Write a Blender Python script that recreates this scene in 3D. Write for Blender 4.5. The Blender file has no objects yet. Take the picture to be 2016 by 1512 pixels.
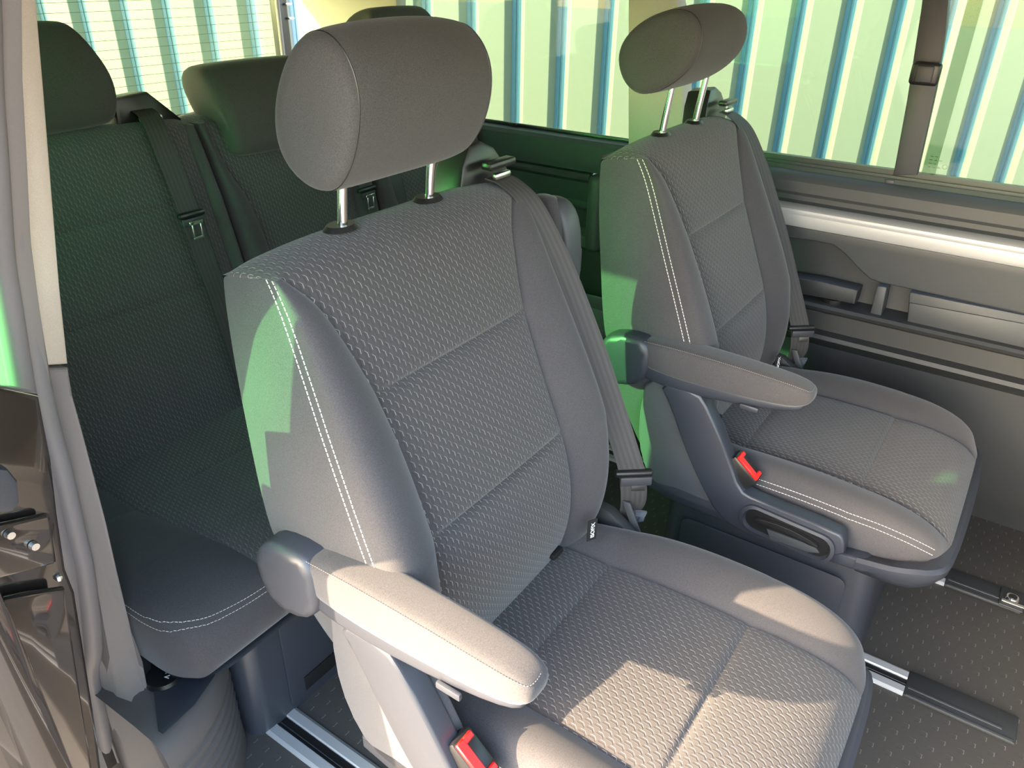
import bpy, bmesh, math, random
from mathutils import Vector, Matrix
random.seed(4)
S = bpy.context.scene
COL = S.collection

# ------------------------------------------------------------------ camera, world, sun, exposure
CAM = Vector((-0.476, -0.611, 1.304))
R0 = Vector((0.5689783, -0.8222360, 0.0138428))
R1 = Vector((0.3887890, 0.2837946, 0.8765293))
R2 = Vector((0.7246425, 0.4933442, -0.4811493))
FPX = 1514.3
cd = bpy.data.cameras.new('camera'); cam = bpy.data.objects.new('camera', cd); COL.objects.link(cam)
cd.sensor_width = 36.0; cd.lens = FPX / 2016 * 36.0; cd.clip_start = 0.02; cd.clip_end = 200
M = Matrix.Identity(4)
for i in range(3):
    M[i][0] = R0[i]; M[i][1] = R1[i]; M[i][2] = -R2[i]; M[i][3] = CAM[i]
cam.matrix_world = M
S.camera = cam

world = bpy.data.worlds.new('sky'); S.world = world; world.use_nodes = True
wn = world.node_tree; wn.nodes.clear()
wo = wn.nodes.new('ShaderNodeOutputWorld'); wb = wn.nodes.new('ShaderNodeBackground')
sk = wn.nodes.new('ShaderNodeTexSky'); sk.sky_type = 'NISHITA'; sk.sun_disc = False
sk.sun_elevation = math.radians(25); sk.sun_rotation = math.radians(-59); sk.air_density = 1.3; sk.dust_density = 3.0
wn.links.new(sk.outputs[0], wb.inputs[0]); wn.links.new(wb.outputs[0], wo.inputs[0])
wb.inputs[1].default_value = 1.1
TO_SUN = Vector((-1.0, 0.62, 0.55)).normalized()
sl = bpy.data.lights.new('sun', 'SUN'); sun = bpy.data.objects.new('sun', sl); COL.objects.link(sun)
sl.energy = 19.0; sl.color = (1.0, 0.76, 0.50); sl.angle = math.radians(0.55)
sun.rotation_euler = TO_SUN.to_track_quat('Z', 'Y').to_euler(); sun.location = (-4, 3, 4)
S.view_settings.view_transform = 'Standard'; S.view_settings.look = 'None'
S.view_settings.exposure = 1.10; S.view_settings.gamma = 1.0
S.view_settings.use_curve_mapping = False

# ------------------------------------------------------------------ helpers
def P(px, py, ax, val):
    """3D point seen at photo pixel (px,py) on the plane axis=val"""
    r = R0 * ((px - 1008) / FPX) + R1 * ((756 - py) / FPX) + R2
    i = 'xyz'.index(ax); t = (val - CAM[i]) / r[i]
    return CAM + r * t

def tag(o, label=None, cat=None, group=None, kind=None):
    if label: o['label'] = label
    if cat: o['category'] = cat
    if group: o['group'] = group
    if kind: o['kind'] = kind
    return o

def empty(name, loc, label=None, cat=None, group=None):
    o = bpy.data.objects.new(name, None); COL.objects.link(o); o.location = loc
    o.empty_display_size = 0.05
    return tag(o, label, cat, group)

def mk(name, verts, faces, mat, parent=None, smooth=True, uv=None, sub=0, mats=None, fm=None):
    me = bpy.data.meshes.new(name)
    me.from_pydata([tuple(v) for v in verts], [], faces)
    me.update()
    o = bpy.data.objects.new(name, me); COL.objects.link(o)
    if mats:
        for m in mats: me.materials.append(m)
        if fm:
            for p, k in zip(me.polygons, fm): p.material_index = k
    elif mat: me.materials.append(mat)
    for p in me.polygons: p.use_smooth = smooth
    if uv:
        l = me.uv_layers.new(name='UVMap')
        for p in me.polygons:
            for li in p.loop_indices: l.data[li].uv = uv[me.loops[li].vertex_index]
    if sub:
        m = o.modifiers.new('sub', 'SUBSURF'); m.levels = sub; m.render_levels = sub
    if parent: attach(o, parent)
    return o

def attach(o, parent):
    """parent a part; part vertices are written in the frame of the seat, the empty may sit elsewhere"""
    o.parent = parent
    off = Vector((0, 0, 0)); p = parent
    while p is not None and p.type != 'EMPTY': p = p.parent
    if p is not None and parent.type == 'EMPTY':
        o.location = o.location - p.location
    return o

def bm_obj(name, bm, mat, parent=None, smooth=True, auto=None):
    me = bpy.data.meshes.new(name); bm.normal_update(); bm.to_mesh(me); bm.free()
    o = bpy.data.objects.new(name, me); COL.objects.link(o)
    if mat: me.materials.append(mat)
    for p in me.polygons: p.use_smooth = smooth
    if smooth:
        try: me.set_sharp_from_angle(angle=math.radians(auto or 38))
        except Exception: pass
    if parent: attach(o, parent)
    return o

def rbox(bm, c, s, r=0.004, seg=2, rot=None):
    """bevelled box added to bm"""
    t = bmesh.new(); bmesh.ops.create_cube(t, size=1.0)
    for v in t.verts: v.co = Vector((v.co.x * s[0], v.co.y * s[1], v.co.z * s[2]))
    r = min(r, min(s) * 0.45)
    if r > 0: bmesh.ops.bevel(t, geom=list(t.edges), offset=r, segments=seg, profile=0.5, affect='EDGES')
    if rot is not None: bmesh.ops.transform(t, matrix=rot.to_4x4(), verts=t.verts)
    bmesh.ops.translate(t, vec=Vector(c), verts=t.verts)
    me = bpy.data.meshes.new('t'); t.to_mesh(me); t.free(); bm.from_mesh(me); bpy.data.meshes.remove(me)

def box(name, c, s, mat, parent=None, r=0.004, rot=None, seg=2):
    bm = bmesh.new(); rbox(bm, c, s, r, seg, rot); return bm_obj(name, bm, mat, parent)

def smooth_poly(pts, n=2):
    """Chaikin corner cutting of closed 2D/3D polygon"""
    pts = [Vector(p) for p in pts]
    for _ in range(n):
        q = []
        for i in range(len(pts)):
            a, b = pts[i], pts[(i + 1) % len(pts)]
            q += [a * .75 + b * .25, a * .25 + b * .75]
        pts = q
    return pts

def slab(name, pts, off, mat, parent=None, bev=0.003, ch=0, seg=2):
    """solid plate from closed 3D polygon, extruded by vector off, with bevelled edges"""
    pts = [Vector(p) for p in pts]
    if ch: pts = smooth_poly(pts, ch)
    bm = bmesh.new()
    a = [bm.verts.new(p) for p in pts]; f = bm.faces.new(a)
    r = bmesh.ops.extrude_face_region(bm, geom=[f])
    vs = [g for g in r['geom'] if isinstance(g, bmesh.types.BMVert)]
    bmesh.ops.translate(bm, vec=Vector(off), verts=vs)
    bmesh.ops.recalc_face_normals(bm, faces=bm.faces)
    if bev:
        big = [fc for fc in bm.faces if len(fc.verts) == len(pts)]
        es = {e for fc in big for e in fc.edges}
        bmesh.ops.bevel(bm, geom=list(es), offset=bev, segments=seg, profile=0.5, affect='EDGES', clamp_overlap=True)
    return bm_obj(name, bm, mat, parent, True, 30)

def catmull(pts, n=8, closed=False):
    pts = [Vector(p) for p in pts]; out = []; m = len(pts)
    for i in range(m if closed else m - 1):
        p1, p2 = pts[i], pts[(i + 1) % m]
        p0 = pts[i - 1] if (i > 0 or closed) else p1 * 2 - p2
        p3 = pts[(i + 2) % m] if (closed or i + 2 < m) else p2 * 2 - p1
        for k in range(n):
            t = k / n
            out.append(0.5 * ((2 * p1) + (p2 - p0) * t + (2 * p0 - 5 * p1 + 4 * p2 - p3) * t * t + (3 * p1 - p0 - 3 * p2 + p3) * t ** 3))
    if not closed: out.append(pts[-1])
    return out

def tube_into(bm, path, r, n=8, cap=True):
    path = [Vector(p) for p in path]; rings = []
    up = Vector((0.123, 0.456, 0.882)).normalized(); pa = None
    for i, p in enumerate(path):
        d = (path[min(i + 1, len(path) - 1)] - path[max(i - 1, 0)]).normalized()
        if pa is None: a = d.cross(up).normalized()
        else:
            a = (pa - d * pa.dot(d)).normalized()
        pa = a; b = d.cross(a)
        rr = r[i] if isinstance(r, (list, tuple)) else r
        rings.append([bm.verts.new(p + (a * math.cos(2 * math.pi * k / n) + b * math.sin(2 * math.pi * k / n)) * rr) for k in range(n)])
    for i in range(len(rings) - 1):
        for k in range(n):
            bm.faces.new([rings[i][k], rings[i][(k + 1) % n], rings[i + 1][(k + 1) % n], rings[i + 1][k]])
    if cap:
        bm.faces.new(rings[0][::-1]); bm.faces.new(rings[-1])

def tube(name, path, r, mat, parent=None, n=10):
    bm = bmesh.new(); tube_into(bm, path, r, n); return bm_obj(name, bm, mat, parent)

def ribbon(name, path, wid, th, mat, parent=None, n=6):
    """flat strap. path: list of points; wid: list of width vectors (full width)"""
    P_ = catmull(path, n); W_ = catmull(wid, n)
    vs = []; fs = []; uv = []; L = 0
    for i, (p, w) in enumerate(zip(P_, W_)):
        d = (P_[min(i + 1, len(P_) - 1)] - P_[max(i - 1, 0)]).normalized()
        nn = d.cross(w).normalized() * th * .5
        vs += [p - w * .5 - nn, p + w * .5 - nn, p + w * .5 + nn, p - w * .5 + nn]
        if i: L += (P_[i] - P_[i - 1]).length
        uv += [(0, L), (1, L), (1, L), (0, L)]
        if i:
            a = 4 * (i - 1); b = 4 * i
            for k in range(4): fs.append((a + k, a + (k + 1) % 4, b + (k + 1) % 4, b + k))
    fs.append((0, 3, 2, 1)); e = 4 * (len(P_) - 1); fs.append((e, e + 1, e + 2, e + 3))
    o = mk(name, vs, fs, mat, parent, True, uv)
    o.data.set_sharp_from_angle(angle=math.radians(50))
    return o

def loft(name, secs, mat, parent=None, sub=0, caps=True, smooth=True):
    n = len(secs[0]); vs = [v for s in secs for v in s]; fs = []
    for i in range(len(secs) - 1):
        for k in range(n):
            fs.append((i * n + k, i * n + (k + 1) % n, (i + 1) * n + (k + 1) % n, (i + 1) * n + k))
    if caps: fs.append(tuple(range(n))[::-1]); fs.append(tuple((len(secs) - 1) * n + k for k in range(n)))
    o = mk(name, vs, fs, mat, parent, smooth, sub=sub)
    b = bmesh.new(); b.from_mesh(o.data); bmesh.ops.recalc_face_normals(b, faces=b.faces); b.to_mesh(o.data); b.free()
    if not sub: o.data.set_sharp_from_angle(angle=math.radians(40))
    return o

def rrect(w, h, r, n=4):
    """rounded rectangle outline centred on 0"""
    out = []
    for cx, cy, a0 in ((w / 2 - r, h / 2 - r, 0), (-w / 2 + r, h / 2 - r, 90), (-w / 2 + r, -h / 2 + r, 180), (w / 2 - r, -h / 2 + r, 270)):
        for k in range(n + 1):
            a = math.radians(a0 + 90 * k / n); out.append((cx + r * math.cos(a), cy + r * math.sin(a)))
    return out

# ------------------------------------------------------------------ materials
def srgb(r, g, b):
    f = lambda c: (c / 255 / 12.92) if c / 255 <= 0.04045 else ((c / 255 + 0.055) / 1.055) ** 2.4
    return (f(r), f(g), f(b), 1)

class NT:
    def __init__(s, name):
        s.m = bpy.data.materials.new(name); s.m.use_nodes = True; s.t = s.m.node_tree
        s.b = s.t.nodes['Principled BSDF']; s.out = s.t.nodes['Material Output']
    def n(s, ty, **kw):
        x = s.t.nodes.new(ty)
        for k, v in kw.items(): setattr(x, k, v)
        return x
    def l(s, a, b): s.t.links.new(a, b)
    def math(s, op, a, b=None, c=None, clamp=False):
        x = s.n('ShaderNodeMath', operation=op); x.use_clamp = clamp
        for i, v in enumerate((a, b, c)):
            if v is None: continue
            if isinstance(v, (int, float)): x.inputs[i].default_value = v
            else: s.l(v, x.inputs[i])
        return x.outputs[0]
    def mix(s, f, a, b):
        x = s.n('ShaderNodeMix', data_type='RGBA')
        if isinstance(f, (int, float)): x.inputs[0].default_value = f
        else: s.l(f, x.inputs[0])
        for i, v in ((6, a), (7, b)):
            if isinstance(v, tuple): x.inputs[i].default_value = v
            else: s.l(v, x.inputs[i])
        return x.outputs[2]
    def noise(s, scale, detail=2, vec=None, rough=.5):
        x = s.n('ShaderNodeTexNoise'); x.inputs['Scale'].default_value = scale; x.inputs['Detail'].default_value = detail
        x.inputs['Roughness'].default_value = rough
        if vec is None:
            tc = s.n('ShaderNodeTexCoord'); vec = tc.outputs['Object']
        s.l(vec, x.inputs['Vector']); return x.outputs['Fac']
    def bump(s, h, strength=.3, dist=.001):
        x = s.n('ShaderNodeBump'); x.inputs['Strength'].default_value = strength; x.inputs['Distance'].default_value = dist
        s.l(h, x.inputs['Height']); s.l(x.outputs[0], s.b.inputs['Normal'])
    def set(s, **kw):
        for k, v in kw.items(): s.b.inputs[k.replace('_', ' ')].default_value = v
        return s

def simple(name, col, rough=.5, metal=0, coat=0, grain=0, gs=900, var=0, spec=.5):
    t = NT(name); t.set(Roughness=rough, Metallic=metal); t.b.inputs['Base Color'].default_value = col
    t.b.inputs['Specular IOR Level'].default_value = spec
    if coat: t.b.inputs['Coat Weight'].default_value = coat; t.b.inputs['Coat Roughness'].default_value = .04
    nz = t.noise(6, 3)
    v = t.math('MULTIPLY_ADD', nz, var or .1, 1 - (var or .1) / 2)
    mx = t.n('ShaderNodeMix', data_type='RGBA', blend_type='MULTIPLY'); mx.inputs[0].default_value = 1
    mx.inputs[6].default_value = col; t.l(v, mx.inputs[7]); t.l(mx.outputs[2], t.b.inputs['Base Color'])
    if grain: t.bump(t.noise(gs, 2), grain, .0006)
    return t.m

def fabric_mat(name, col, hi, sheen=.25):
    t = NT(name); t.set(Roughness=.92); t.b.inputs['Specular IOR Level'].default_value = .2
    t.b.inputs['Sheen Weight'].default_value = sheen; t.b.inputs['Sheen Roughness'].default_value = .4
    a = t.noise(750, 3, rough=.8); b = t.noise(9, 3)
    f = t.math('ADD', t.math('MULTIPLY_ADD', a, 2.6, -1.0), t.math('MULTIPLY', b, .4))
    f = t.math('SUBTRACT', f, .0, clamp=True)
    t.l(t.mix(f, col, hi), t.b.inputs['Base Color']); t.bump(a, .5, .0006)
    return t.m

def knit_mat(name, base, hi, line, pu=.0080, pv=.0145):
    t = NT(name); t.set(Roughness=.9); t.b.inputs['Specular IOR Level'].default_value = .25
    t.b.inputs['Sheen Weight'].default_value = .2
    uv = t.n('ShaderNodeUVMap'); sx = t.n('ShaderNodeSeparateXYZ'); t.l(uv.outputs[0], sx.inputs[0])
    nz = t.noise(60, 1)
    u = t.math('DIVIDE', sx.outputs[0], pu); v = t.math('DIVIDE', sx.outputs[1], pv)
    col = t.math('FLOOR', u); fx = t.math('FRACT', u)
    odd = t.math('MULTIPLY', t.math('FLOORED_MODULO', col, 2.0), .5)
    fy = t.math('FRACT', t.math('ADD', v, odd))
    ay = t.math('ABSOLUTE', t.math('SUBTRACT', fy, .5))
    # hexagon-side shaped dash, bent at the middle
    line_x = t.math('MULTIPLY_ADD', t.math('MAXIMUM', t.math('SUBTRACT', fy, .60), 0.0), -1.6, .72)
    d = t.math('ABSOLUTE', t.math('SUBTRACT', fx, line_x))
    m1 = t.math('SUBTRACT', 1.0, t.math('DIVIDE', d, .06), clamp=True)
    m2 = t.math('MULTIPLY', t.math('SUBTRACT', .36, ay), 14.0, clamp=True)
    mask = t.math('MULTIPLY', m1, m2)
    mask = t.math('MULTIPLY', mask, t.math('MULTIPLY_ADD', nz, 1.4, .3), clamp=True)
    # dark side of cell opposite the dash
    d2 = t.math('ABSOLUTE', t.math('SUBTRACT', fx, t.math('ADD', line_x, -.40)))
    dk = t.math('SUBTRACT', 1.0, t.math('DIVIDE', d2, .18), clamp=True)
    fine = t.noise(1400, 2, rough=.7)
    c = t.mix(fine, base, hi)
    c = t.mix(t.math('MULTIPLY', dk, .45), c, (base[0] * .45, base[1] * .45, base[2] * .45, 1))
    c = t.mix(t.math('MULTIPLY', mask, .8), c, line)
    t.l(c, t.b.inputs['Base Color'])
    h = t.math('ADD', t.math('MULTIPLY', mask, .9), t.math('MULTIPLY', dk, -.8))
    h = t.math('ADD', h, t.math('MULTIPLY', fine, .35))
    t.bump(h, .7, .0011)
    return t.m

def glass_mat(name, tint, refl=.018):
    t = NT(name); t.t.nodes.remove(t.b)
    tr = t.n('ShaderNodeBsdfTransparent'); tr.inputs[0].default_value = tint
    gl = t.n('ShaderNodeBsdfGlossy'); gl.inputs['Roughness'].default_value = .02; gl.inputs[0].default_value = (1, 1, 1, 1)
    fr = t.n('ShaderNodeFresnel'); fr.inputs[0].default_value = 1.45
    mx = t.n('ShaderNodeMixShader'); t.l(t.math('MULTIPLY', fr.outputs[0], refl / .04), mx.inputs[0])
    t.l(tr.outputs[0], mx.inputs[1]); t.l(gl.outputs[0], mx.inputs[2]); t.l(mx.outputs[0], t.out.inputs[0])
    return t.m

F_PLAIN = fabric_mat('charcoal fabric', srgb(54, 53, 55), srgb(74, 72, 74))
F_HEAD = fabric_mat('headrest fabric', srgb(60, 59, 58), srgb(80, 79, 77), .15)
F_KNIT = knit_mat('patterned fabric', srgb(50, 48, 49), srgb(68, 65, 65), srgb(176, 172, 168))
F_KNIT2 = knit_mat('patterned fabric fine', srgb(56, 56, 57), srgb(74, 73, 73), srgb(150, 147, 143))
F_CARPET = fabric_mat('felt side cover', srgb(66, 66, 69), srgb(86, 85, 88), .1)
THREAD2 = simple('grey thread', srgb(128, 122, 114), .8)
THREAD = simple('white thread', srgb(215, 210, 200), .8)
PL_DARK = simple('dark grained plastic', srgb(50, 51, 56), .5, grain=.25)
PL_BLUE = simple('anthracite plastic', srgb(44, 47, 55), .42, grain=.2)
PL_BLACK = simple('black plastic', srgb(24, 24, 25), .35)
PL_TRIM = simple('grey grained trim plastic', srgb(56, 59, 62), .5, grain=.35, gs=700)
PL_TRIM2 = simple('dark trim plastic', srgb(40, 42, 44), .55, grain=.35, gs=700)
PL_PILLAR = simple('taupe pillar plastic', srgb(122, 116, 114), .55, grain=.3)
RUBBER = simple('rubber seal', srgb(116, 111, 113), .5, grain=.1)
BEIGE = fabric_mat('beige headliner', srgb(186, 174, 162), srgb(204, 192, 180), .1)
GREYLINER = fabric_mat('taupe headliner', srgb(176, 166, 160), srgb(192, 182, 175), .1)
CHROME = simple('chrome', (.8, .8, .8, 1), .12, metal=1, var=.02)
STEEL = simple('steel', (.62, .62, .6, 1), .3, metal=1)
ALU = simple('satin aluminium', srgb(190, 191, 193), .45, metal=.5, grain=.05, gs=300)
RED = simple('red plastic', srgb(225, 24, 18), .35)
WEB = None
PAINT = simple('black car paint', srgb(32, 27, 25), .12, coat=1.0, var=.3)
G_SIDE = glass_mat('green tinted glass', (.60, .69, .60, 1))
G_REAR = glass_mat('light green glass', (.70, .81, .67, 1))
G_DOOR = glass_mat('door privacy glass', (.36, .79, .50, 1))
WIRE = simple('heater wire', srgb(90, 110, 80), .6)
LBL = simple('woven black label', srgb(18, 18, 18), .8)
WHITE = simple('white lettering', srgb(230, 230, 230), .8)
PAPER = simple('crumpled grey paper tag', srgb(104, 110, 118), .7, var=.5)

def web_mat():
    t = NT('seat belt webbing'); t.set(Roughness=.55); t.b.inputs['Specular IOR Level'].default_value = .4
    uv = t.n('ShaderNodeUVMap'); sx = t.n('ShaderNodeSeparateXYZ'); t.l(uv.outputs[0], sx.inputs[0])
    s1 = t.math('SINE', t.math('MULTIPLY', sx.outputs[0], 31.4)); f = t.math('MULTIPLY_ADD', s1, .5, .5)
    w = t.math('SINE', t.math('MULTIPLY', sx.outputs[1], 5200.0))
    t.l(t.mix(t.math('MULTIPLY', f, .45), srgb(48, 47, 47), srgb(68, 65, 64)), t.b.inputs['Base Color'])
    t.bump(t.math('ADD', t.math('MULTIPLY', f, 1.0), t.math('MULTIPLY', w, .15)), .4, .0005)
    return t.m
WEB = web_mat()

def floor_mat():
    t = NT('dimpled floor vinyl'); t.set(Roughness=.62)
    tc = t.n('ShaderNodeTexCoord'); sx = t.n('ShaderNodeSeparateXYZ'); t.l(tc.outputs['Object'], sx.inputs[0])
    p = .028
    u = t.math('DIVIDE', sx.outputs[0], p); v = t.math('DIVIDE', sx.outputs[1], p * 1.15)
    odd = t.math('MULTIPLY', t.math('FLOORED_MODULO', t.math('FLOOR', u), 2.0), .5)
    fu = t.math('FRACT', u); fv = t.math('FRACT', t.math('ADD', v, odd))
    a = t.math('ABSOLUTE', t.math('SUBTRACT', fu, .5)); b = t.math('ABSOLUTE', t.math('SUBTRACT', fv, .5))
    mx = t.math('MAXIMUM', a, b)
    sq = t.math('MULTIPLY', t.math('SUBTRACT', .19, mx), 22.0, clamp=True)
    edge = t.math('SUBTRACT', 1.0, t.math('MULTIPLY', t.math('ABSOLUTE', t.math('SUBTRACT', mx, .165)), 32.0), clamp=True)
    side = t.math('MULTIPLY', edge, t.math('LESS_THAN', fv, .4))  # highlight painted along one edge of each embossed square
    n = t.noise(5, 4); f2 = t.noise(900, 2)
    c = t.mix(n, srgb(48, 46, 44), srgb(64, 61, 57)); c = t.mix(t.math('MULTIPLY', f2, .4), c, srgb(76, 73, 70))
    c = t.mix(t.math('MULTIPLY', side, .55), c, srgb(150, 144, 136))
    t.l(c, t.b.inputs['Base Color'])
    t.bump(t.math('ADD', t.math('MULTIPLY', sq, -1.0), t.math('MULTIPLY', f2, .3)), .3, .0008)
    return t.m
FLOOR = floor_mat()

# ------------------------------------------------------------------ outside: ground and ribbed cladding wall
ground = mk('ground', [(-30, -30, -.46), (30, -30, -.46), (30, 30, -.46), (-30, 30, -.46)], [(0, 1, 2, 3)],
            simple('warm gravel yard', srgb(122, 118, 114), .9, grain=.5, gs=40, var=.4)); ground['kind'] = 'structure'
CLAD = simple('pale painted steel cladding', srgb(101, 109, 101), .45, var=.04)
CLAD_SHADE = simple('steel trough in blue shade tint', srgb(56, 94, 118), .45, var=.05)  # trough floor coloured blue for its sky-lit shade
wroot = empty('cladding_wall', (0, 0, -.46), 'ribbed pale steel cladding wall, blue shade painted in its troughs, seen through the van windows', 'wall')
wdir = Vector((-.479, .878, 0)).normalized()       # leftwards along the wall
wnor = Vector((-.878, -.479, 0)).normalized()      # towards the van
hd = Vector((.8266, .5628, 0))
wc = CAM + hd * 4.6; wc.z = 0
pitch = .250
def rib_mesh():
    # one sheet: flat then trough; s runs left -> right in the photo (against wdir)
    prof = [(0, 0), (.138, 0), (.142, .002), (.176, .040), (.179, .042), (.196, .042), (.199, .038), (.2015, .042), (.226, .042), (.229, .040), (.247, .002), (.250, 0)]
    vs = []; fs = []; fm = []
    z0, z1 = 0, 3.4
    for s, d in prof:
        q = -wdir * s - wnor * d
        vs += [(q.x, q.y, z0), (q.x, q.y, z1)]
    for i in range(len(prof) - 1):
        fs.append((2 * i, 2 * i + 2, 2 * i + 3, 2 * i + 1)); fm.append(1 if 3 <= i <= 8 else 0)
    # thickness lip on top
    return vs, fs, fm
vs, fs, fm = rib_mesh()
ribo = mk('cladding_sheet', vs, fs, None, wroot, False, mats=[CLAD, CLAD_SHADE], fm=fm)
for k in range(-16, 17):
    o = ribo if k == -16 else ribo.copy()
    if o is not ribo: COL.objects.link(o); o.parent = wroot
    q = wc - wdir * (k * pitch + .038)
    o.location = Vector((q.x, q.y, 0))
bk = wc - wnor * .06
mk('cladding_backing', [bk + wdir * 5 + Vector((0, 0, -.46)), bk - wdir * 5 + Vector((0, 0, -.46)), bk - wdir * 5 + Vector((0, 0, 3)), bk + wdir * 5 + Vector((0, 0, 3))], [(0, 1, 2, 3)], CLAD_SHADE, wroot)

# ------------------------------------------------------------------ van shell
def struct(o, label=None):
    o['kind'] = 'structure'
    if label: o['label'] = label
    return o
FX0, FX1, YF, YR = -.13, 1.60, -1.7, 1.78
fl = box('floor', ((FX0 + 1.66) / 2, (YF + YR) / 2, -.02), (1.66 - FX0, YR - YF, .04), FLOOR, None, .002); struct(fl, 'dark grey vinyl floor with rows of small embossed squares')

def extrude_profile(name, prof, y0, y1, mat, parent=None, thick=.02):
    """profile list (x,z) extruded along Y, closed towards +x by thickness"""
    vs = []; fs = []
    n = len(prof)
    for y in (y0, y1):
        vs += [(x, y, z) for x, z in prof] + [(x + thick, y, z) for x, z in prof]
    N = 2 * n
    ring = list(range(n)) + list(range(2 * n - 1, n - 1, -1))
    for i in range(N):
        a, b = ring[i], ring[(i + 1) % N]
        fs.append((a, b, b + N, a + N))
    fs.append(tuple(ring)); fs.append(tuple(r + N for r in ring[::-1]))
    o = mk(name, vs, fs, mat, parent, True)
    b = bmesh.new(); b.from_mesh(o.data); bmesh.ops.recalc_face_normals(b, faces=b.faces)
    b.to_mesh(o.data); b.free(); o.data.set_sharp_from_angle(angle=math.radians(32))
    return o

XW = 1.50
# lower wall (recessed back wall with ledges)
lower = [(1.60, -.01), (1.585, .10), (1.575, .20), (1.57, .33), (1.565, .40), (1.545, .425), (1.53, .436), (1.522, .436), (1.516, .426), (1.53, .424), (1.545, .43)]
lw = extrude_profile('wall_right', [(1.62, -.01), (1.60, .05), (1.57, .12), (1.565, .30), (1.560, .40), (1.548, .415), (1.525, .428), (1.515, .437), (1.520, .447), (1.545, .452),
     (1.547, .50), (1.525, .508), (1.510, .517), (1.506, .526), (1.512, .533), (1.585, .536), (1.592, .61), (1.585, .735)], YF, .36, PL_TRIM2)
struct(lw, 'dark plastic lower side trim with two long ledges')
# upper proud panel with wavy lower edge
up = [P(1545, 452, 'x', XW), P(1600, 464, 'x', XW), P(2016, 533, 'x', XW)]
pts = [(XW, YF, .728), (XW, .36, .728), (XW, .36, .665)]
for a in [(1545, 468), (1600, 475), (1640, 483), (1662, 500), (1690, 530), (1712, 550), (1735, 558), (1800, 572), (1879, 590), (2016, 620)]:
    pts.append(tuple(P(*a, 'x', XW)))
zl = pts[-1][2]; pts.append((XW, YF, zl - .005))
upo = slab('trim_1', pts, (.035, 0, 0), PL_TRIM, None, .006, seg=3); struct(upo, 'grey grained panel below the silver rail with a wavy lower edge')
# lit vertical rib and storage fittings in the recess
slab('storage_shelf', [P(1560, 545, 'x', 1.53), P(1620, 555, 'x', 1.53), P(1690, 572, 'x', 1.53), P(1682, 600, 'x', 1.53), P(1620, 588, 'x', 1.53), P(1560, 577, 'x', 1.53)], (.055, 0, 0), PL_TRIM2, lw, .006)
rp = P(1640, 588, 'x', 1.552)
bm = bmesh.new()
bmesh.ops.create_cone(bm, cap_ends=True, segments=24, radius1=.028, radius2=.031, depth=.036, matrix=Matrix.Translation((1.556, rp.y, rp.z - .018)))
bmesh.ops.create_cone(bm, cap_ends=False, segments=24, radius1=.033, radius2=.033, depth=.006, matrix=Matrix.Translation((1.556, rp.y, rp.z + .002)))
bm_obj('cup_holder', bm, PL_BLACK, lw)
slab('recess_rib', [P(1727, 563, 'x', 1.53), P(1746, 566, 'x', 1.53), P(1733, 630, 'x', 1.53), P(1710, 627, 'x', 1.53)], (.055, 0, 0), PL_TRIM, lw, .003)
slab('recess_panel', [P(1790, 575, 'x', 1.535), P(2030, 623, 'x', 1.535), P(2030, 690, 'x', 1.535), P(1785, 640, 'x', 1.535)], (.05, 0, 0), PL_TRIM, lw, .006)
slab('recess_panel', [P(1790, 596, 'x', 1.531), P(2030, 640, 'x', 1.531), P(2030, 690, 'x', 1.531), P(1785, 640, 'x', 1.531)], (.03, 0, 0), PL_TRIM, lw, .003)
# silver rail
rail = extrude_profile('trim_2', [(1.500, .728), (1.488, .730), (1.484, .738), (1.484, .760), (1.488, .764), (1.489, .7655), (1.486, .767), (1.486, .772), (1.492, .776), (1.515, .779)], YF, .33, ALU); struct(rail, 'silver aluminium rail along the side wall')
# dark groove + sill
sill = extrude_profile('trim_3', [(1.515, .775), (1.53, .785), (1.53, .798), (1.505, .803), (1.497, .812), (1.497, .838), (1.505, .850), (1.52, .858), (1.535, .860), (1.54, .852)], YF, .36, PL_TRIM); struct(sill, 'grey window sill moulding above the silver rail')
trk = extrude_profile('window_track', [(1.525, .856), (1.530, .868), (1.536, .868), (1.536, .861), (1.541, .861), (1.541, .874), (1.547, .874), (1.547, .868), (1.552, .868), (1.552, .885)], YF, .36, simple('green grey sealing strip', srgb(52, 62, 58), .35), None)
struct(trk, 'sliding window track'); trk.name = 'trim_4'
bm = bmesh.new()
for px, py in [(1513, 317), (1604, 332), (1693, 346)]:
    q = P(px, py, 'x', 1.552); bmesh.ops.create_cone(bm, cap_ends=True, segments=12, radius1=.004, radius2=.004, depth=.003, matrix=Matrix.Translation(q) @ Matrix.Rotation(math.pi / 2, 4, 'Y'))
bm_obj('drain_hole', bm, PL_BLACK, trk)
# side windows: frame bars, panes
w1 = box('window_1', (1.556, -.24, 1.35), (.03, 1.5, .06), PL_DARK); struct(w1, 'sliding side window beside the far seat')
gl = box('pane', (1.562, (.33 + -.40) / 2, 1.10), (.004, .73, .46), G_SIDE, w1, 0); 
g2 = box('pane', (1.574, -1.05, 1.10), (.004, 1.36, .46), G_SIDE, w1, 0)
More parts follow.
